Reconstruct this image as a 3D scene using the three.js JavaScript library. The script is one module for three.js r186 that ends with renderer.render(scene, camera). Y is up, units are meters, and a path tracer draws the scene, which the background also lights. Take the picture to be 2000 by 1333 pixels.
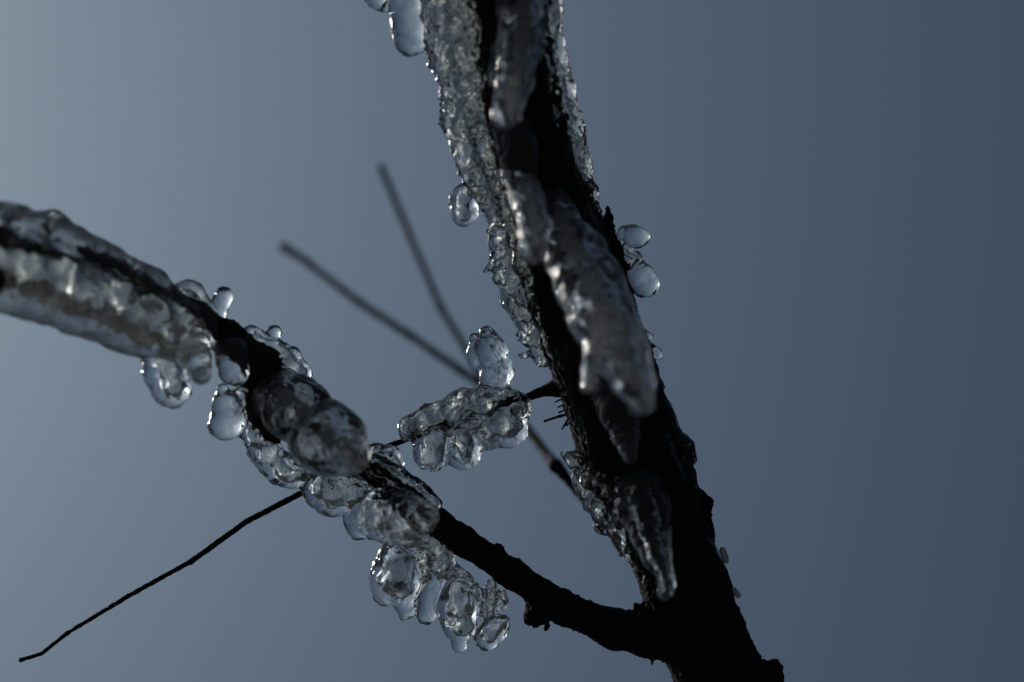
import * as THREE from 'three';
import { createNoise3D } from 'simplex-noise';

// ---------------------------------------------------------------- camera, sky, sun, exposure
const scene = new THREE.Scene();
const PX = 0.00012;                       // one unit of the modelling frame, in metres (0.12 mm)
const DIST = 3083;                        // camera to focus plane, in those units
const PITCH = 35, ROLL = 15;
const rad = (d) => (d * Math.PI) / 180;
const EYE = new THREE.Vector3(0, 1.5, 0);
const ahead = new THREE.Vector3(0, Math.sin(rad(PITCH)), -Math.cos(rad(PITCH)));
const up0 = new THREE.Vector3(0, Math.cos(rad(PITCH)), Math.sin(rad(PITCH)));
const RIGHT = new THREE.Vector3(Math.cos(rad(ROLL)), 0, 0).addScaledVector(up0, -Math.sin(rad(ROLL)));
const UP = new THREE.Vector3(Math.sin(rad(ROLL)), 0, 0).addScaledVector(up0, Math.cos(rad(ROLL)));
const camera = new THREE.PerspectiveCamera((2 * Math.atan(666.5 / DIST) * 180) / Math.PI, 1024 / 682, 0.02, 500);
camera.position.copy(EYE);
camera.up.copy(UP);
camera.lookAt(EYE.clone().add(ahead));
camera.focus = DIST * PX;
camera.userData.fStop = 4.0;
scene.add(camera);

const EXPOSURE = 0.25;
const renderer = new THREE.WebGLRenderer({ antialias: true });
renderer.toneMapping = THREE.LinearToneMapping;
renderer.toneMappingExposure = EXPOSURE;
renderer.shadowMap.enabled = true;

const sunDir = new THREE.Vector3().addScaledVector(RIGHT, -0.629).addScaledVector(UP, 0.134).addScaledVector(ahead, 0.766).normalize();
{
  // thin clear winter air: bright round the sun, falling off evenly with the angle from it, dark ground light below
  const W = 512, H = 256, data = new Float32Array(W * H * 4);
  const low = [0.02, 0.028, 0.045], amp = [0.172, 0.216, 0.26], k = [2.9, 2.62, 2.3];
  const d = new THREE.Vector3();
  for (let j = 0; j < H; j++) for (let i = 0; i < W; i++) {
    const lat = ((j + 0.5) / H - 0.5) * Math.PI, lon = ((i + 0.5) / W - 0.5) * 2 * Math.PI;
    d.set(Math.cos(lat) * Math.cos(lon), Math.sin(lat), Math.cos(lat) * Math.sin(lon));
    const g = Math.acos(THREE.MathUtils.clamp(d.dot(sunDir), -1, 1));
    const haze = 1 + 0.5 * Math.exp(-Math.max(lat, 0) / 0.16);
    for (let c = 0; c < 3; c++) {
      let v = low[c] * haze + amp[c] * Math.exp(-k[c] * (g - 0.41)) + 3 * Math.exp(-Math.max(g, 0.02) / 0.06);
      if (lat < 0) v = [0.016, 0.017, 0.018][c];
      data[(j * W + i) * 4 + c] = v / EXPOSURE;
    }
    data[(j * W + i) * 4 + 3] = 1;
  }
  const t = new THREE.DataTexture(data, W, H, THREE.RGBAFormat, THREE.FloatType);
  t.mapping = THREE.EquirectangularReflectionMapping;
  t.magFilter = THREE.LinearFilter; t.needsUpdate = true;
  scene.background = t; scene.environment = t;
}
const sun = new THREE.DirectionalLight(new THREE.Color(1, 0.95, 0.87), 5);
sun.position.copy(EYE).addScaledVector(sunDir, 5);
sun.target.position.copy(EYE).addScaledVector(ahead, DIST * PX);
sun.castShadow = true; sun.shadow.radius = 12;
Object.assign(sun.shadow.camera, { left: -0.4, right: 0.4, top: 0.4, bottom: -0.4, near: 1, far: 9 });
scene.add(sun, sun.target);

// ---------------------------------------------------------------- helpers
let seed = 7;
const rnd = () => { seed = (seed + 0x6d2b79f5) | 0; let t = Math.imul(seed ^ (seed >>> 15), 1 | seed); t = (t + Math.imul(t ^ (t >>> 7), 61 | t)) ^ t; return ((t ^ (t >>> 14)) >>> 0) / 4294967296; };
const n3 = createNoise3D(rnd);
// a point at (x, y) across the view and z towards the camera, radius r, in the modelling frame
const P = ([x, y, z, r]) => { const k = (DIST - z) / DIST; return [(x - 1000) * k, -(y - 666.5) * k, z, r * k]; };
const toWorld = (X, Y, Z) => new THREE.Vector3().copy(EYE).addScaledVector(RIGHT, X * PX).addScaledVector(UP, Y * PX).addScaledVector(ahead, (DIST - Z) * PX);
const names = {};
const numbered = (n) => { const k = (names[n] = (names[n] ?? -1) + 1); return k ? `${n}_${String(k).padStart(3, '0')}` : n; };

// round-cone chain: {owner, seg:[ax..]} ; opts: k = blend, lump/wrinkle/fine = relief in units
function chain(list, owner, pts, opts = {}) {
  const q = pts.map(P);
  if (q.length === 1) q.push([q[0][0] + 0.5, q[0][1], q[0][2], q[0][3]]);
  for (let i = 0; i + 1 < q.length; i++) {
    const a = q[i], b = q[i + 1];
    const bx = b[0] - a[0], by = b[1] - a[1], bz = b[2] - a[2];
    list.push({ owner, a, bx, by, bz, ra: a[3], dr: b[3] - a[3], inv: 1 / Math.max(bx * bx + by * by + bz * bz, 1e-6), len: Math.hypot(bx, by, bz),
      k: opts.k ?? 10, lump: opts.lump ?? 2, wr: opts.wr ?? 0.8, ring: opts.ring ?? 0, bark: opts.bark ?? 0, bias: opts.bias ?? 0, sc: opts.sc ?? 1 });
  }
}
function dist(p, x, y, z) {
  const a = p.a, px = x - a[0], py = y - a[1], pz = z - a[2];
  let t = (px * p.bx + py * p.by + pz * p.bz) * p.inv; t = t < 0 ? 0 : t > 1 ? 1 : t;
  const dx = px - p.bx * t, dy = py - p.by * t, dz = pz - p.bz * t;
  return Math.sqrt(dx * dx + dy * dy + dz * dz) - (p.ra + p.dr * t);
}
const ds = new Float64Array(600);
function field(prims, x, y, z) {
  let m = 1e9, lo = 1e9;
  const n = prims.length;
  for (let i = 0; i < n; i++) {
    const p = prims[i], d = dist(p, x, y, z); ds[i] = d;
    if (d < lo) lo = d;
    const k = p.k, h = Math.max(k - Math.abs(d - m), 0) / k;
    m = Math.min(m, d) - h * h * k * 0.25;
  }
  if (m > 26 || m < -26) return m;
  let w = 0, lump = 0, wr = 0, ring = 0, bark = 0, sc = 0;
  for (let i = 0; i < n; i++) {
    const e = ds[i] - lo; if (e > 30) continue;
    const p = prims[i], g = Math.exp(-e / 7);
    w += g; lump += g * p.lump; wr += g * p.wr; bark += g * p.bark; sc += g * p.sc;
    if (p.ring) { const s = ((x - p.a[0]) * p.bx + (y - p.a[1]) * p.by + (z - p.a[2]) * p.bz) / p.len + p.ra; ring += g * p.ring * Math.sin(s / 3.6 + 2.2 * n3(x / 50, y / 50, z / 50)); }
  }
  lump /= w; wr /= w; ring /= w; bark /= w; sc /= w;
  let e = 0;
  if (wr) wr *= THREE.MathUtils.clamp(0.62 + 1.1 * n3(x / 55 + 40, y / 55, z / 55), 0.08, 1.35);
  if (lump) e += lump * (0.7 * n3(x / (42 * sc), y / (42 * sc), z / (42 * sc)) + 0.45 * n3(x / (21 * sc) + 9, y / (21 * sc), z / (21 * sc)));
  if (wr) { const a = n3(x / 19, y / 19 + 5, z / 19), b = n3(x / 8.5, y / 8.5 + 31, z / 8.5); e += wr * (0.9 - 2.2 * Math.abs(a)) + 0.3 * wr * (0.8 - 2 * Math.abs(b)); }
  if (bark) { const u = x * 0.93 + y * 0.37, v = y * 0.93 - x * 0.37; e += bark * (1.2 * n3(u / 16, v / 40, z / 16) + 0.9 * n3(u / 7, v / 14 + 4, z / 7) + 0.6 * n3(u / 3.4, v / 4.5, z / 3.4)); }
  return m - e - ring;
}
// naive surface nets over the blocks that the surface crosses; returns one geometry per owner
function meshOut(all, cell, flip = false, B = 10) {
  let lo = [1e9, 1e9, 1e9], hi = [-1e9, -1e9, -1e9];
  for (const p of all) for (const [q, r] of [[p.a, p.ra], [[p.a[0] + p.bx, p.a[1] + p.by, p.a[2] + p.bz], p.ra + p.dr]]) for (let c = 0; c < 3; c++) { lo[c] = Math.min(lo[c], q[c] - r - 16); hi[c] = Math.max(hi[c], q[c] + r + 16); }
  const nb = lo.map((l, c) => Math.ceil((hi[c] - l) / (cell * B)));
  const NX = nb[0] * B + 2, NY = nb[1] * B + 2, R = cell * B * 0.87;
  const ids = new Map(), pos = [], edges = [];
  const N = B + 1, val = new Float32Array(N * N * N);
  for (let bz = 0; bz < nb[2]; bz++) for (let by = 0; by < nb[1]; by++) for (let bx = 0; bx < nb[0]; bx++) {
    const x0 = lo[0] + bx * B * cell, y0 = lo[1] + by * B * cell, z0 = lo[2] + bz * B * cell, h = (B * cell) / 2;
    let near = [], dm = 1e9; const dd = [];
    for (const p of all) { const d = dist(p, x0 + h, y0 + h, z0 + h); dd.push(d); if (d < dm) dm = d; }
    if (dm > R + 16) continue;
    for (let i = 0; i < all.length; i++) if (dd[i] < dm + 2 * R + 30 && dd[i] < R + 60) near.push(all[i]);
    if (dm < -R - 40) continue;
    let any = 0;
    for (let k = 0, o = 0; k < N; k++) for (let j = 0; j < N; j++) for (let i = 0; i < N; i++, o++) { const v = field(near, x0 + i * cell, y0 + j * cell, z0 + k * cell); val[o] = v; any |= v < 0 ? 1 : 2; }
    if (any !== 3) continue;
    for (let k = 0; k < B; k++) for (let j = 0; j < B; j++) for (let i = 0; i < B; i++) {
      const o = i + N * (j + N * k);
      const v = [val[o], val[o + 1], val[o + N], val[o + N + 1], val[o + N * N], val[o + N * N + 1], val[o + N * N + N], val[o + N * N + N + 1]];
      let s = 0; for (let q = 0; q < 8; q++) if (v[q] < 0) s |= 1 << q;
      if (s === 0 || s === 255) continue;
      let cx = 0, cy = 0, cz = 0, c = 0;
      for (const [a, b] of EDGES) if ((v[a] < 0) !== (v[b] < 0)) { const t = v[a] / (v[a] - v[b]); cx += (a & 1) + t * ((b & 1) - (a & 1)); cy += ((a >> 1) & 1) + t * (((b >> 1) & 1) - ((a >> 1) & 1)); cz += (a >> 2) + t * ((b >> 2) - (a >> 2)); c++; }
      const gi = bx * B + i, gj = by * B + j, gk = bz * B + k, key = gi + NX * (gj + NY * gk);
      ids.set(key, pos.length / 3);
      pos.push(x0 + (i + cx / c) * cell, y0 + (j + cy / c) * cell, z0 + (k + cz / c) * cell);
      if ((v[0] < 0) !== (v[1] < 0)) edges.push(key, 0, v[0] < 0);
      if ((v[0] < 0) !== (v[2] < 0)) edges.push(key, 1, v[0] < 0);
      if ((v[0] < 0) !== (v[4] < 0)) edges.push(key, 2, v[0] < 0);
    }
  }
  const SX = 1, SY = NX, SZ = NX * NY, steps = [[SY, SZ], [SZ, SX], [SX, SY]];
  const tri = [];
  for (let e = 0; e < edges.length; e += 3) {
    const [s, t] = steps[edges[e + 1]], key = edges[e];
    const a = ids.get(key), b = ids.get(key - s), c = ids.get(key - s - t), d = ids.get(key - t);
    if (a === undefined || b === undefined || c === undefined || d === undefined) continue;
    if (edges[e + 2] !== flip) tri.push(a, b, c, a, c, d); else tri.push(a, c, b, a, d, c);
  }
  const nor = new Float32Array(pos.length);
  for (let i = 0; i < tri.length; i += 3) {
    const [a, b, c] = [tri[i] * 3, tri[i + 1] * 3, tri[i + 2] * 3];
    const ux = pos[b] - pos[a], uy = pos[b + 1] - pos[a + 1], uz = pos[b + 2] - pos[a + 2], vx = pos[c] - pos[a], vy = pos[c + 1] - pos[a + 1], vz = pos[c + 2] - pos[a + 2];
    const nx = uy * vz - uz * vy, ny = uz * vx - ux * vz, nz = ux * vy - uy * vx;
    for (const q of [a, b, c]) { nor[q] += nx; nor[q + 1] += ny; nor[q + 2] += nz; }
  }
  const own = new Map();
  for (let i = 0; i < tri.length; i += 6) {
    let x = 0, y = 0, z = 0;
    for (let q = 0; q < 6; q++) { const v = tri[i + q] * 3; x += pos[v] / 6; y += pos[v + 1] / 6; z += pos[v + 2] / 6; }
    let best = 1e9, who = null;
    for (const p of all) { const d = dist(p, x, y, z) - p.bias; if (d < best) { best = d; who = p.owner; } }
    if (!own.has(who)) own.set(who, []);
    own.get(who).push(...tri.slice(i, i + 6));
  }
  const out = {};
  for (const [who, f] of own) {
    const map = new Map(), vp = [], vn = [], uv = [], idx = [];
    let c = [0, 0, 0];
    for (const v of f) { if (!map.has(v)) { map.set(v, map.size); c[0] += pos[v * 3]; c[1] += pos[v * 3 + 1]; c[2] += pos[v * 3 + 2]; } idx.push(map.get(v)); }
    c = c.map((q) => q / map.size);
    for (const v of map.keys()) {
      const x = pos[v * 3], y = pos[v * 3 + 1], z = pos[v * 3 + 2], dx = x - c[0], dy = y - c[1], dz = z - c[2];
      const w = new THREE.Vector3().addScaledVector(RIGHT, dx * PX).addScaledVector(UP, dy * PX).addScaledVector(ahead, -dz * PX);
      vp.push(w.x, w.y, w.z);
      const l = Math.hypot(nor[v * 3], nor[v * 3 + 1], nor[v * 3 + 2]) || 1;
      w.set(0, 0, 0).addScaledVector(RIGHT, nor[v * 3] / l).addScaledVector(UP, nor[v * 3 + 1] / l).addScaledVector(ahead, -nor[v * 3 + 2] / l);
      vn.push(w.x, w.y, w.z);
      uv.push((x * 0.8 + z * 0.6) / 100, (y * 0.83 + z * 0.4 - x * 0.2) / 100);
    }
    const g = new THREE.BufferGeometry();
    g.setAttribute('position', new THREE.Float32BufferAttribute(vp, 3));
    g.setAttribute('normal', new THREE.Float32BufferAttribute(vn, 3));
    g.setAttribute('uv', new THREE.Float32BufferAttribute(uv, 2));
    g.setIndex(idx);
    out[who] = { geometry: g, at: toWorld(...c) };
  }
  return out;
}
const EDGES = [[0, 1], [2, 3], [4, 5], [6, 7], [0, 2], [1, 3], [4, 6], [5, 7], [0, 4], [1, 5], [2, 6], [3, 7]];

// ---------------------------------------------------------------- materials
function noiseTexture(size, f) {
  const d = new Uint8Array(size * size * 4);
  for (let j = 0; j < size; j++) for (let i = 0; i < size; i++) { const v = Math.round(255 * THREE.MathUtils.clamp(f(i / size, j / size), 0, 1)); d.set([v, v, v, 255], (j * size + i) * 4); }
  const t = new THREE.DataTexture(d, size, size); t.wrapS = t.wrapT = THREE.RepeatWrapping; t.magFilter = THREE.LinearFilter; t.needsUpdate = true; return t;
}
const torus = (u, v, f, o) => { const a = u * 2 * Math.PI, b = v * 2 * Math.PI; return n3(f * Math.cos(a) + o, f * Math.sin(a) + 1.7 * f * Math.cos(b), f * Math.sin(b) * 1.3 + o * 0.3); };
const iceBump = noiseTexture(512, (u, v) => 0.5 + 0.3 * torus(u, v, 3, 1) + 0.25 * torus(u, v, 8, 20));
const ice = (o = {}) => new THREE.MeshPhysicalMaterial({ color: new THREE.Color().setRGB(...(o.color ?? [0.96, 0.955, 0.94])), transmission: o.clear ?? 1, thickness: 0.01, ior: 1.31, roughness: o.rough ?? 0, bumpMap: iceBump, bumpScale: o.bump ?? 0.00002 });
const M = {
  hollow: ice({ color: [0.78, 0.76, 0.71] }),
  clear: ice(), rough: ice({ bump: 0.00004, rough: 0.01, color: [0.78, 0.76, 0.71] }), cloudy: ice({ clear: 0.94, rough: 0.025, color: [0.87, 0.88, 0.88], bump: 0.00005 }), milky: ice({ clear: 0.92, rough: 0.05, color: [0.86, 0.89, 0.93], bump: 0.00005 }),
  frosty: ice({ clear: 0.9, rough: 0.1, color: [0.72, 0.73, 0.71], bump: 0.00004 }),
  white: ice({ clear: 0.3, rough: 0.3, color: [0.9, 0.92, 0.94] }),
  heart: new THREE.MeshPhysicalMaterial({ color: new THREE.Color().setRGB(0.92, 0.94, 0.96), transmission: 0.65, thickness: 0, roughness: 1, ior: 1.1, side: THREE.DoubleSide }),
  bark: new THREE.MeshStandardMaterial({ color: new THREE.Color().setRGB(0.016, 0.014, 0.013), roughness: 0.9 }),
  twig: new THREE.MeshStandardMaterial({ color: new THREE.Color().setRGB(0.016, 0.014, 0.013), roughness: 0.85 }),
  needles: new THREE.MeshStandardMaterial({ color: new THREE.Color().setRGB(0.02, 0.025, 0.015), roughness: 0.9 }),
  soil: new THREE.MeshStandardMaterial({ color: new THREE.Color().setRGB(0.05, 0.048, 0.04), roughness: 1 }),
};

// ---------------------------------------------------------------- ground
{
  const g = new THREE.PlaneGeometry(400, 400, 64, 64); g.rotateX(-Math.PI / 2);
  const p = g.attributes.position;
  for (let i = 0; i < p.count; i++) p.setY(i, 0.15 * n3(p.getX(i) / 20, 3, p.getZ(i) / 20) - 0.15);
  g.computeVertexNormals();
  const m = new THREE.Mesh(g, M.soil); m.name = 'ground'; m.userData = { kind: 'structure', label: 'dark bare winter ground under the tree' }; m.receiveShadow = true; scene.add(m);
}

// ---------------------------------------------------------------- the dark wood all round, which the ice bends into view
{
  const pos = [], idx = [];
  for (let i = 0; i < 150; i++) {
    const a = (i / 150) * 2 * Math.PI + 0.03 * rnd(), near = Math.cos(a - 1.75) > 0.05, d = near ? 15 + 5 * rnd() : 35 + 5 * rnd(), x = d * Math.cos(a), z = d * Math.sin(a), h = 9 + 2.6 * rnd(), w = 1.3 + 0.8 * rnd();
    for (let t = 0; t < 7; t++) {
      const y0 = 0.5 + (h - 1.2) * (t / 7), y1 = Math.min(h, y0 + h * 0.26), rr = w * (1 - t / 7.6), b = pos.length / 3;
      for (let q = 0; q < 9; q++) { const c = (q / 9) * 2 * Math.PI + t, l = rr * (0.7 + 0.5 * rnd()); pos.push(x + l * Math.cos(c), y0 - 0.3 * rnd(), z + l * Math.sin(c)); }
      pos.push(x, y1, z);
      for (let q = 0; q < 9; q++) idx.push(b + q, b + 9, b + ((q + 1) % 9));
    }
  }
  const g = new THREE.BufferGeometry(); g.setAttribute('position', new THREE.Float32BufferAttribute(pos, 3)); g.setIndex(idx); g.computeVertexNormals();
  const m = new THREE.Mesh(g, M.needles); m.name = 'conifer_wood'; m.userData = { kind: 'stuff', label: 'dark conifer wood standing all round in the distance', category: 'wood' }; m.castShadow = m.receiveShadow = true; scene.add(m);
}

// ---------------------------------------------------------------- the wood
const branch = new THREE.Group(); branch.name = 'tree_branch';
branch.position.copy(toWorld(...P([1410, 1333, 0, 0])));
branch.userData = { label: 'bare black forked branch with thin twigs that carries all the ice', category: 'branch' };
scene.add(branch);
const wood = [];
const W = (owner, pts, o = {}) => chain(wood, owner, pts, { lump: 0, wr: 0, bark: 2.2, k: 18, ...o });
W('main_stem', [[930, -900, 330, 70], [945, -500, 250, 80], [965, -200, 170, 84], [988, -60, 140, 74], [992, 0, 125, 72], [998, 100, 110, 69], [1012, 200, 95, 67], [1040, 300, 80, 70], [1070, 400, 62, 78], [1108, 500, 45, 85], [1143, 600, 25, 92], [1172, 700, 10, 95], [1197, 780, 0, 93], [1224, 850, 0, 97], [1266, 950, 0, 90], [1302, 1050, 0, 81], [1340, 1150, 0, 82], [1375, 1250, 0, 82], [1410, 1333, 0, 86], [1470, 1430, 0, 94], [1560, 1650, 40, 105], [1640, 2000, 160, 118], [1700, 2500, 380, 130]]);
W('side_branch', [[1340, 1240, 0, 52], [1270, 1238, 3, 45], [1200, 1229, 6, 36], [1100, 1188, 10, 30], [1000, 1121, 14, 26], [900, 1055, 18, 27], [858, 1024, 22, 24], [800, 980, 26, 24], [735, 928, 32, 25], [640, 858, 26, 24], [560, 788, 34, 32], [505, 715, 56, 37], [445, 655, 86, 26], [380, 610, 108, 16], [290, 566, 140, 13], [150, 508, 190, 13], [0, 470, 250, 14], [-150, 440, 310, 24], [-400, 400, 400, 30], [-700, 380, 500, 22]], { bark: 1.7 });
W('knot', [[1058, 1176, 14, 20], [1044, 1203, 18, 23]], { bark: 2.6 });
W('knot_c', [[500, 745, 55, 30], [512, 800, 48, 30], [530, 850, 40, 22]], { k: 16 });
W('knot_b', [[968, 1082, 18, 20]], { k: 8 });
W('bark_flake', [[1188, 408, 45, 6], [1191, 450, 45, 9], [1203, 490, 40, 13], [1215, 530, 35, 13], [1228, 590, 20, 10]], { k: 6, bark: 2.6 });
W('bark_flake_b', [[1362, 968, 5, 14], [1380, 982, 5, 13], [1378, 1008, 5, 12], [1386, 1042, 3, 9], [1384, 1062, 3, 9]], { k: 6, bark: 3 });
W('bark_flake_c', [[1480, 1315, 10, 26], [1515, 1302, 10, 11], [1521, 1328, 10, 10]], { k: 6, bark: 3 });
W('bark_flake_d', [[1258, 1198, 2, 10], [1243, 1183, 2, 5]], { k: 8 });
W('bark_flake_e', [[1070, 1222, 18, 5], [1066, 1230, 18, 3]], { k: 4 });
W('bark_flake_f', [[1276, 1286, 4, 5], [1272, 1300, 4, 2]], { k: 4, bark: 0.6 });
W('twig', [[1125, 748, 0, 40], [1092, 756, 2, 21], [1064, 764, 2, 11], [1048, 769, 2, 9.5], [1030, 777, 0, 8], [1008, 785, -2, 6], [950, 806, -6, 5], [815, 852, -8, 5], [770, 868, -8, 6], [700, 895, -22, 7], [595, 960, -26, 6.6], [480, 1020, -26, 6], [372, 1098, -26, 6], [360, 1104, -26, 5.2], [250, 1165, -26, 5], [130, 1238, -26, 4.4], [80, 1278, -26, 4.2], [40, 1290, -26, 4.5]], { bark: 0.5, k: 2 });
chain(wood, 'twig', [[812, 851, -4, 5], [900, 823, -8, 5.5], [1010, 785, -4, 6]], { lump: 1, wr: 0, bark: 1.5, k: 2 });
W('knot_d', [[-40, 540, 300, 40], [-24, 550, 350, 32]], { k: 6 });
const woodOut = meshOut(wood, 3);
const thin = [];
chain(thin, 'twig', [[744, 326, -880, 7], [800, 460, -850, 6.3], [860, 600, -820, 6.6], [915, 690, -790, 7], [948, 748, -765, 7.5]], { lump: 1, wr: 0, bark: 0.6, k: 8 });
chain(thin, 'twig_b', [[553, 482, -890, 9], [600, 513, -880, 6.8], [700, 590, -845, 7.2], [800, 655, -805, 7.4], [900, 724, -760, 7.6], [960, 768, -710, 8], [1030, 838, -540, 8.5], [1072, 892, -420, 9], [1086, 910, -310, 13], [1100, 926, -300, 10], [1165, 1000, -240, 11], [1230, 1060, -70, 14]], { lump: 1, wr: 0, bark: 0.8, k: 8 });
const thinOut = meshOut(thin, 3.2);
const hair = [];
for (const [x0, y0, x1, y1, r] of [[1118, 808, 1064, 823, 2.6], [1120, 800, 1098, 838, 2.6], [1100, 780, 1084, 786, 1.8], [1112, 800, 1092, 806, 1.8], [1122, 820, 1106, 832, 2], [1108, 790, 1090, 796, 1.6]])
  chain(hair, 'bristle' + hair.length, [[x0, y0, 12, r], [(x0 + x1) / 2 + 2, (y0 + y1) / 2 - 2, 12, r], [x1, y1, 12, r * 0.9]], { lump: 0.6, wr: 0, bark: 0.3, k: 3 });
const hairOut = meshOut(hair, 1.5);
for (const out of [woodOut, thinOut, hairOut]) for (const [who, o] of Object.entries(out)) {
  const kind = who.replace(/_[a-z]$/, '').replace(/\d+$/, '');
  const m = new THREE.Mesh(o.geometry, /twig|bristle/.test(kind) ? M.twig : M.bark);
  m.name = numbered(kind); m.position.copy(o.at).sub(branch.position); m.castShadow = m.receiveShadow = true; branch.add(m);
}

// ---------------------------------------------------------------- the ice
// every piece: [key, name, label, category, material, group]; pieces of one cluster freeze into one skin and share it edge to edge
const I = (list, key, name, label, category, mat, chains, o = {}) => {
  (list.table ??= {})[key] = { name, label, category, mat };
  for (const c of chains) { const opts = Array.isArray(c[0]) ? {} : c[0]; chain(list, key, Array.isArray(c[0]) ? c : c.slice(1), { ...o, ...opts }); }
};
const crack = { lump: 5, wr: 3.4, k: 12 }, smooth = { lump: 2.6, wr: 0.12, k: 9 }, coat = { lump: 3.5, wr: 2, k: 14 };
const TR = [], LB = [], CC = [];
// trunk
I(TR, 'ls', 'ice_crust', 'wide crackled ice crust down the left edge of the thick stem', 'ice crust', M.rough, [
  [[845, -500, 250, 40], [856, -40, 125, 46], [868, 40, 115, 43], [880, 110, 105, 41], [896, 180, 95, 35], [901, 240, 85, 38], [920, 300, 75, 35], [941, 360, 62, 31], [977, 410, 50, 28], [987, 470, 40, 30], [992, 530, 30, 28], [1012, 590, 20, 26], [1035, 650, 10, 22], [1056, 704, 4, 13]],
  [[912, -40, 165, 40], [914, 60, 150, 42], [922, 140, 130, 36], [938, 230, 112, 30], [962, 320, 98, 24], [1000, 420, 95, 24], [1030, 520, 85, 24], [1060, 610, 60, 22], [1078, 690, 45, 14]],
  [{ k: 6, wr: 1 }, [966, 514, 30, 14], [947, 528, 30, 4]], [{ k: 6, wr: 1 }, [1045, 690, 12, 10], [1022, 694, 12, 4], [1008, 692, 12, 2.5]], [{ k: 5, wr: 0.6, lump: 1 }, [998, 566, 34, 18]],
], crack);
const skin = (y0, y1, extra) => wood.filter((p) => p.owner === 'main_stem').flatMap((p) => [p]).slice(y0, y1).map((p) => ({ ...p, owner: 'fg', ra: p.ra + extra, k: 8, lump: 2.5, wr: 2.6, bark: 0, ring: 0, bias: 3, sc: 1 }));
(TR.table ??= {}).fg = { name: 'ice_glaze', label: 'thin patchy ice glaze over the dark face of the thick stem', category: 'ice glaze', mat: M.rough };
TR.push(...skin(2, 16, 1.5));
I(TR, 'rs', 'ice_crust', 'narrow pale ice crust along the right edge of the upper stem', 'ice crust', M.rough, [
  [[1045, -500, 240, 30], [1066, -20, 130, 28], [1078, 110, 110, 26], [1092, 170, 100, 28], [1108, 240, 88, 30], [1120, 310, 75, 30], [1136, 380, 62, 29], [1152, 440, 50, 24]],
  [[1040, -40, 170, 22], [1050, 60, 152, 24], [1066, 170, 130, 24], [1084, 250, 115, 24], [1100, 340, 100, 22], [1120, 430, 86, 18]],
], { ...crack, wr: 2.6 });
I(TR, 'rb', 'ice_drop', 'dark smooth ice bulge at the top right of the stem', 'ice drop', M.clear, [[[1072, -10, 150, 22], [1074, 45, 150, 21], [1070, 70, 150, 17]]], smooth);
I(TR, 'ls2', 'ice_crust', 'ragged ice crust with a curled ear on the lower left of the stem', 'ice crust', M.rough, [
  [[1102, 888, 20, 7], [1118, 900, 20, 14], [1140, 940, 22, 20], [1165, 980, 28, 24], [1195, 1010, 40, 30], [1222, 1050, 50, 24], [1236, 1090, 50, 14]], [[1160, 930, 60, 26], [1210, 960, 80, 34], [1230, 1000, 90, 34]],
], { ...crack, wr: 2.6 });
I(TR, 'ls2d', 'ice_drop', 'dark rounded ice drop under the ragged crust at the lower left of the stem', 'ice drop', M.clear, [[[1182, 1018, 40, 22], [1180, 1026, 40, 21]]], { ...smooth, k: 5 });
I(TR, 'rl', 'ice_crust', 'thin dark ice glaze down the right edge of the lower stem', 'ice crust', M.rough, [
  [[1258, 680, 10, 14], [1270, 730, 5, 14], [1282, 790, 5, 18], [1302, 840, 5, 20], [1330, 930, 5, 22], [1350, 960, 5, 14]], [[1240, 800, 70, 26], [1280, 870, 70, 26], [1310, 940, 66, 24]],
], { ...coat, wr: 2.4 });
I(TR, 'rld', 'ice_drop', 'black looking ice drop bulging from the right edge of the lower stem', 'ice drop', M.clear, [[[1328, 876, 14, 30], [1336, 894, 12, 25]]], { ...smooth, k: 8 });
I(TR, 'j1', 'icicle', 'blurred grey icicle hanging in front of the top of the stem', 'icicle', M.milky, [[[1020, -140, 150, 50], [1022, -60, 190, 54], [1022, 20, 220, 49], [1015, 90, 250, 42], [1003, 160, 285, 35], [990, 222, 318, 29]], [{ k: 8 }, [975, 100, 200, 16], [962, 165, 220, 9]]], { lump: 4, wr: 0.6, ring: 0.5, k: 12 });
I(TR, 'j2b', 'icicle', 'short dark stub of ice below the tip of the top icicle', 'icicle', M.cloudy, [[[1000, 250, 150, 36], [1012, 295, 165, 38], [1018, 325, 175, 32]]], { lump: 4, wr: 1, k: 12 });
I(TR, 'j2', 'icicle', 'slender blurred grey icicle in the middle of the upper stem', 'icicle', M.milky, [[[985, 335, 190, 10], [1008, 362, 205, 20], [1030, 392, 220, 32], [1044, 440, 250, 31], [1042, 488, 285, 28]], [[1020, 350, 170, 30], [1035, 400, 190, 32]]], { lump: 3, wr: 0.5, ring: 0.7, k: 12 });
I(TR, 'j3', 'icicle', 'largest icicle, fat and cloudy with two tips, on the middle of the stem', 'icicle', M.milky, [[[1085, 385, 125, 24], [1095, 435, 150, 36], [1122, 495, 185, 60], [1150, 555, 220, 66], [1178, 620, 265, 64], [1210, 685, 310, 56], [1238, 742, 350, 41], [1254, 788, 380, 25]], [{ k: 8 }, [1170, 660, 300, 30], [1158, 720, 335, 19], [1148, 752, 350, 15]]], { lump: 3.5, wr: 0.4, ring: 0.45, k: 14, sc: 1.4 });
I(TR, 'j4', 'icicle', 'dark glossy icicle tip right below the largest icicle', 'icicle', M.cloudy, [[[1200, 765, 95, 44], [1210, 805, 120, 38], [1223, 850, 145, 25], [1231, 893, 168, 13]]], { lump: 3, wr: 1, ring: 1.2, k: 12 });
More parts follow.
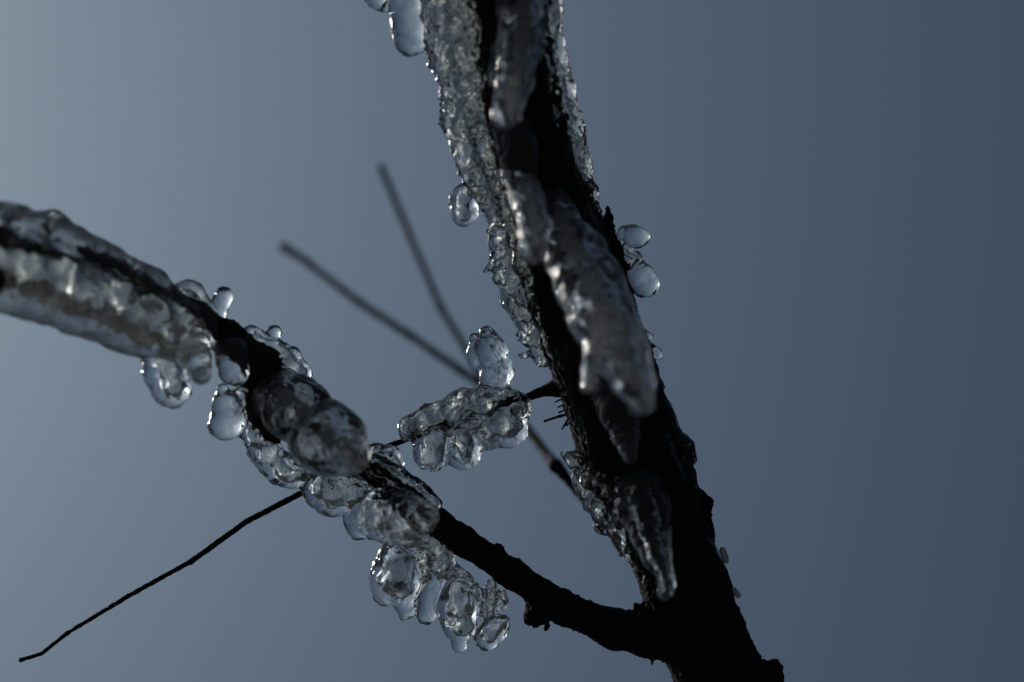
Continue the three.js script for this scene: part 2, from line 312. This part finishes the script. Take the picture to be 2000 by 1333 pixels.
I(TR, 'j5', 'icicle', 'ringed icicle with a bent frosted tip low on the stem', 'icicle', M.cloudy, [[[1250, 960, 90, 46], [1262, 1000, 110, 48], [1272, 1045, 140, 38], [1283, 1085, 165, 28], [1291, 1104, 180, 22]], [{ k: 3, ring: 0, wr: 0.3 }, [1296, 1110, 186, 20], [1305, 1138, 202, 16], [1299, 1160, 212, 14]]], { lump: 2, wr: 0.5, ring: 0.9, k: 12 });
I(TR, 'r3', 'ice_drop', 'tiny pale ice bead on the right edge of the stem, upper of two', 'ice drop', M.clear, [[[1258, 650, 12, 6], [1268, 657, 12, 8]]], { lump: 0.5, wr: 0, k: 3 });
I(TR, 'r4', 'ice_drop', 'small ringed ice bead on the right edge of the stem, lower of two', 'ice drop', M.clear, [[[1268, 682, 12, 14], [1283, 692, 12, 12]]], { lump: 1, wr: 0.4, k: 4, ring: 0.7 });
const trunkOut = meshOut(TR, 2.4);
// pieces beside the trunk
const TD = [];
I(TD, 'd1', 'ice_drop', 'pale rounded ice lobe left of the very top of the stem', 'ice drop', M.clear, [[[775, -60, 112, 40], [795, 10, 112, 35], [800, 50, 112, 36], [802, 78, 112, 33]]], smooth);
I(TD, 'd2', 'ice_drop', 'small dark ice lobe at the upper border, outermost left of the stem', 'ice drop', M.clear, [[[720, -30, 112, 26], [738, -2, 112, 22], [752, 12, 112, 13]]], { ...smooth, k: 5 });
I(TD, 'd3', 'ice_drop', 'single round ice drop on the left edge of the upper stem', 'ice drop', M.clear, [[[940, 382, 58, 14], [916, 374, 62, 18], [906, 390, 64, 27], [906, 416, 64, 28]]], { ...smooth, lump: 3, wr: 0.6 });
I(TD, 'r1', 'ice_drop', 'upper pale ice drop on the black bark flake right of the stem', 'ice drop', M.clear, [[[1218, 457, 45, 14], [1238, 460, 45, 20], [1249, 463, 45, 20]]], smooth);
I(TD, 'rj', 'ice_drop', 'small crumbled ice neck between two drops on the bark flake', 'ice drop', M.rough, [[[1222, 492, 42, 13], [1243, 506, 42, 9], [1232, 522, 42, 13]]], { ...crack, lump: 3 });
I(TD, 'r2', 'ice_drop', 'larger lower ice drop on the black bark flake right of the stem', 'ice drop', M.clear, [[[1236, 520, 40, 17], [1252, 540, 40, 26], [1261, 555, 40, 28]]], smooth);
I(TD, 'r5', 'ice_drop', 'tiny white ice bead high on the right edge of the lowest stem', 'ice drop', M.white, [[[1412, 1076, 30, 7], [1418, 1096, 30, 6]]], { lump: 1, wr: 0.3, k: 3 });
I(TD, 'r6', 'ice_drop', 'tiny white ice bead on the right edge of the stem beside the fork', 'ice drop', M.white, [[[1434, 1152, 24, 5], [1442, 1163, 24, 6]]], { lump: 0.6, wr: 0.2, k: 3 });
const trunkDrops = meshOut(TD, 1.8);
// left branch
I(LB, 'sv', 'ice_crust', 'thick lumpy ice sleeve round the left end of the side branch', 'ice crust', M.frosty, [
  [[-700, 395, 500, 95], [-400, 415, 400, 108], [-150, 472, 320, 108], [0, 504, 255, 104], [90, 528, 220, 102], [180, 566, 190, 94], [260, 606, 160, 86], [330, 640, 135, 70], [385, 652, 110, 42]],
  [{ k: 10 }, [20, 432, 250, 38]], [{ k: 10 }, [98, 450, 225, 40]], [{ k: 10 }, [180, 500, 190, 36]], [{ k: 12 }, [255, 545, 170, 38], [300, 562, 150, 36]], [{ k: 8 }, [366, 580, 120, 36], [396, 610, 105, 24]], [[330, 600, 130, 40], [380, 622, 115, 32], [408, 634, 104, 18]],
], { lump: 3.2, wr: 0.35, k: 16, sc: 1.4 });
I(LB, 'd1', 'ice_drop', 'bright ice drop standing up from the upper side of the branch, leftmost', 'ice drop', M.clear, [[[405, 645, 98, 13], [424, 624, 96, 13], [433, 592, 95, 17], [437, 577, 95, 18]]], { ...smooth, lump: 3, wr: 1 });
I(LB, 'd2', 'ice_drop', 'big bright ice drop hanging under the ice sleeve', 'ice drop', M.clear, [[[308, 690, 140, 34], [322, 730, 140, 40], [334, 758, 140, 40]]], { ...smooth, wr: 0.8 });
I(LB, 'd3', 'icicle', 'stubby blurred icicle next to the big drop under the sleeve', 'icicle', M.cloudy, [[[372, 672, 150, 36], [384, 700, 180, 27], [393, 730, 212, 21]]], smooth);
I(LB, 'd4', 'ice_drop', 'pear shaped ice drop hanging alone below the branch', 'ice drop', M.clear, [[[434, 762, 84, 12], [437, 790, 82, 22], [440, 826, 80, 36]]], { ...smooth, lump: 1.5 });
I(LB, 's2', 'ice_drop', 'rounded cloudy ice knob between the sleeve and the broad icicle', 'ice drop', M.cloudy, [[[452, 690, 105, 34], [456, 722, 112, 32]]], smooth);
I(LB, 's3', 'ice_crust', 'clear ice cap on the upper side of the branch bend', 'ice crust', M.clear, [[[462, 662, 80, 15], [490, 658, 72, 20], [525, 678, 66, 20], [560, 700, 52, 24], [590, 728, 52, 20]], [[470, 775, 84, 18], [480, 800, 80, 20], [500, 840, 62, 22]]], { ...coat, wr: 1.4 });
I(LB, 's4', 'ice_drop', 'small dark ice knob on top of the clear cap', 'ice drop', M.clear, [[[530, 676, 60, 12], [536, 650, 60, 15]]], { ...smooth, k: 5 });
I(LB, 'i1', 'icicle', 'broad stubby icicle pointing at the viewer from the middle of the side branch', 'icicle', M.cloudy, [[[548, 778, 75, 54], [572, 795, 105, 64], [592, 808, 130, 64]], [{ k: 1.5 }, [634, 853, 150, 74], [648, 862, 170, 71]], [{ k: 12 }, [662, 872, 195, 50], [690, 890, 235, 34]]], { lump: 2.8, wr: 0.5, k: 9 });
I(LB, 'c1', 'ice_crust', 'chain of clear ice lobes under the broad stubby icicle', 'ice crust', M.clear, [[[494, 845, 55, 24], [516, 882, 52, 31], [542, 912, 50, 31], [566, 930, 48, 25], [592, 930, 45, 22]]], { ...smooth, lump: 4, wr: 0.9 });
I(LB, 'l1', 'ice_drop', 'pale rounded ice lobe between the two stubby icicles', 'ice drop', M.clear, [[[630, 958, 42, 40], [650, 962, 42, 46], [692, 970, 46, 42]]], { ...smooth, wr: 0.9 });
I(LB, 'l2', 'ice_drop', 'flat bluish ice lobe below the pale rounded lobe', 'ice drop', M.clear, [[[690, 1015, 22, 22], [702, 1032, 20, 24]]], smooth);
I(LB, 'i2', 'icicle', 'ringed stubby icicle with a bright blunt end right of the broad one', 'icicle', M.clear, [[[735, 1002, 50, 52], [765, 1010, 85, 53], [790, 1012, 110, 49]], [{ k: 3 }, [806, 1012, 125, 44], [824, 1009, 150, 33]]], { lump: 3.5, wr: 1, ring: 0.7, k: 9 });
I(LB, 'u1', 'ice_crust', 'dark looped ice ridge on the upper side of the branch near the fork', 'ice crust', M.clear, [[[735, 888, 48, 22], [760, 895, 38, 24], [775, 905, 38, 16]], [[735, 912, 74, 22], [770, 934, 66, 25], [812, 962, 58, 24], [846, 984, 48, 17]]], { ...coat, wr: 1.4, k: 7 });
I(LB, 'kl', 'ice_crust', 'crumpled clear ice web that joins the lowest drops', 'ice crust', M.rough, [[[800, 1050, 40, 36], [838, 1052, 24, 38], [862, 1078, 20, 26], [862, 1112, 16, 25], [893, 1128, 16, 18], [925, 1162, 16, 17], [945, 1190, 15, 16]], [[822, 1085, 18, 30], [826, 1125, 14, 24]], [[868, 1035, 20, 12], [882, 1068, 18, 7]]], { ...crack, lump: 4, wr: 2.2 });
I(LB, 'k1', 'ice_drop', 'large wrinkled ice drop, leftmost and biggest of the lowest cluster', 'ice drop', M.clear, [[[780, 1095, 24, 44], [773, 1130, 24, 55]]], { ...smooth, lump: 3.5, wr: 0.8, sc: 1.4 });
I(LB, 'k1b', 'ice_drop', 'thin edge of an ice drop behind the large wrinkled one', 'ice drop', M.clear, [[[745, 1130, -10, 24], [750, 1162, -10, 22]]], smooth);
I(LB, 'k2', 'ice_drop', 'small ice drop between the large wrinkled one and the smooth finger', 'ice drop', M.clear, [[[785, 1160, -4, 23], [794, 1192, -4, 20]]], { ...smooth, wr: 0.8 });
I(LB, 'k3', 'ice_drop', 'smooth finger of clear ice in the lowest cluster', 'ice drop', M.clear, [[[854, 1122, 10, 20], [843, 1160, 10, 23], [833, 1200, 10, 21]]], smooth);
I(LB, 'k4', 'ice_drop', 'oval ringed ice drop with rounded belly in the lowest cluster', 'ice drop', M.clear, [[[896, 1150, 25, 31], [892, 1186, 25, 40], [897, 1220, 25, 35]]], { ...smooth, lump: 3.5, wr: 0.7, sc: 1.4 });
I(LB, 'k4t', 'ice_drop', 'dark tip drop under the oval ringed drop, lowest of all', 'ice drop', M.clear, [[[896, 1240, 14, 18], [897, 1260, 12, 16]]], { ...smooth, k: 4, lump: 0.8 });
I(LB, 'k5', 'ice_drop', 'angular ice lump at the right end of the lowest cluster', 'ice drop', M.clear, [[[952, 1245, 10, 26], [968, 1228, 10, 24], [984, 1214, 10, 13]]], { ...smooth, lump: 4, wr: 0.9 });
I(LB, 'k5b', 'ice_crust', 'jagged upright ice splinters above the angular lump', 'ice crust', M.rough, [[[958, 1140, 12, 9], [962, 1170, 12, 13], [958, 1200, 12, 14]], [[978, 1160, 12, 9], [982, 1185, 12, 7]]], { ...crack, wr: 2.6, k: 6 });
const leftOut = meshOut(LB, 2.2);
// centre cluster on the thin twig
I(CC, 'qb', 'ice_crust', 'long lumpy ice sleeve round the thin twig', 'ice crust', M.rough, [[[798, 838, 6, 24], [840, 832, 10, 38], [900, 818, 14, 49], [960, 803, 16, 51], [1000, 797, 16, 38]], [[832, 798, 6, 10]], [[905, 785, 8, 26]]], { lump: 4, wr: 1.2, k: 14, sc: 1.2 });
I(CC, 'q1', 'ice_drop', 'broad shining ice lobe at the right end of the twig sleeve', 'ice drop', M.clear, [[[985, 815, 26, 44], [994, 838, 26, 38]], [[955, 838, 26, 40]]], { ...smooth, lump: 3, wr: 0.8 });
I(CC, 'q2', 'ice_drop', 'round ice drop under the middle of the twig sleeve', 'ice drop', M.clear, [[[905, 866, 24, 40], [904, 883, 24, 37]]], { ...smooth, wr: 0.7, k: 9 });
I(CC, 'q3', 'ice_drop', 'ice drop under the left end of the twig sleeve', 'ice drop', M.clear, [[[850, 864, 18, 43], [842, 885, 18, 37]]], { ...smooth, wr: 0.7, k: 10 });
I(CC, 't1', 'ice_tower', 'upright clear ice tower on top of the twig sleeve', 'ice lump', M.clear, [[[964, 770, 12, 30], [968, 728, 12, 30], [958, 684, 12, 32], [952, 656, 12, 19]], [[982, 718, 14, 18]], [[968, 700, 12, 26], [976, 730, 12, 24]]], { ...smooth, lump: 4, wr: 0.8 });
I(CC, 't2', 'ice_drop', 'dark side bulge on the left of the upright ice tower', 'ice drop', M.clear, [[[930, 700, 8, 21], [926, 662, 8, 10]]], { ...smooth, k: 6 });
const centreOut = meshOut(CC, 1.8);
// hollows inside the ice, where it stands off the bark or froze round trapped air, and milky hearts of frozen slush
const inner = (list, store, keys, shrink, o, dx = 0, dy = 0, dz = 0) => {
  const out = (list[store] ??= []);
  for (const p of list) if (keys.includes(p.owner)) out.push({ ...p, a: [p.a[0] + dx, p.a[1] + dy, p.a[2] + dz, p.a[3]], ra: p.ra * shrink, dr: p.dr * shrink, k: 6, ring: 0, bias: 0, sc: 1, ...o });
};
const hollow = (list, keys, shrink, o, dx = 0, dz = 0) => inner(list, 'hollows', keys, shrink, o, dx, 0, dz);
const heart = (list, keys, shrink, o, dx = 0, dy = 0, dz = 0) => inner(list, 'hearts', keys, shrink, o, dx, dy, dz);
hollow(TR, ['ls', 'ls2'], 0.6, { lump: 9, wr: 3.2, sc: 1.3 }, 4, -4);
hollow(TR, ['rs', 'rl'], 0.5, { lump: 9, wr: 2.4, sc: 1.3 }, -3, -4);
hollow(TR, ['j5'], 0.45, { lump: 3, wr: 0.8 });
hollow(TR, ['j1', 'j2'], 0.6, { lump: 6, wr: 0.9, sc: 1.5 });
heart(TR, ['j1', 'j2'], 0.28, { lump: 8, wr: 1.2, sc: 1 }, 2, 0, -2);
hollow(TR, ['j3'], 0.6, { lump: 10, wr: 0.8, sc: 1.8 });
heart(TR, ['j3'], 0.3, { lump: 13, wr: 1.6, sc: 1.1 }, 3, 0, 0);
hollow(LB, ['sv'], 0.44, { lump: 17, wr: 1, sc: 2.4 }, 0, 0);
heart(LB, ['sv'], 0.1, { lump: 14, wr: 3, sc: 0.6 }, 0, -34, 10);
hollow(LB, ['c1', 's3', 'kl'], 0.5, { lump: 9, wr: 1.1, sc: 1.6 }, 2, 0);
hollow(LB, ['l1', 'd2'], 0.45, { lump: 5, wr: 1 }, 4, -6);
hollow(LB, ['k1', 'k4', 'k5', 'k5b'], 0.55, { lump: 9, wr: 0.9, sc: 1.7 }, 3, 4);
hollow(LB, ['i2'], 0.5, { lump: 9, wr: 0.9, sc: 1.3 }, 3, -4);
hollow(LB, ['i1'], 0.46, { lump: 8, wr: 0.6, sc: 1.4 }, 4, 4);
heart(LB, ['i1'], 0.16, { lump: 9, wr: 1.4, sc: 0.9 }, 6, 2, 12);
hollow(LB, ['u1'], 0.5, { lump: 3, wr: 2 }, 0, 4);
hollow(CC, ['qb'], 0.62, { lump: 11, wr: 1.8, sc: 1.7 });
hollow(CC, ['q1', 'q2', 'q3'], 0.48, { lump: 9, wr: 0.8, sc: 1.7 }, 2, -4);
hollow(TD, ['d3', 'rj'], 0.4, { lump: 4, wr: 1.2 });
// in the clusters keys repeat, so each list is placed with its own table
const tables = [[trunkOut, TR], [trunkDrops, TD], [leftOut, LB], [centreOut, CC]];
for (const [out, list] of tables) for (const [key, o] of Object.entries(out)) {
  const t = list.table[key];
  const m = new THREE.Mesh(o.geometry, t.mat); m.name = numbered(t.name); m.position.copy(o.at);
  m.userData = { label: t.label, category: t.category }; m.castShadow = m.receiveShadow = true; scene.add(m); (list.made ??= {})[key] = m;
}
for (const list of [TR, TD, LB, CC]) for (const [store, name, mat] of [['hollows', 'air_pocket', M.hollow], ['hearts', 'milky_core', M.heart]]) if (list[store]) for (const [key, o] of Object.entries(meshOut(list[store], 2.2, store === 'hollows'))) {
  const m = new THREE.Mesh(o.geometry, mat); m.name = numbered(name); m.position.copy(o.at).sub(list.made[key].position); m.castShadow = m.receiveShadow = true; list.made[key].add(m);
}
renderer.render(scene, camera);
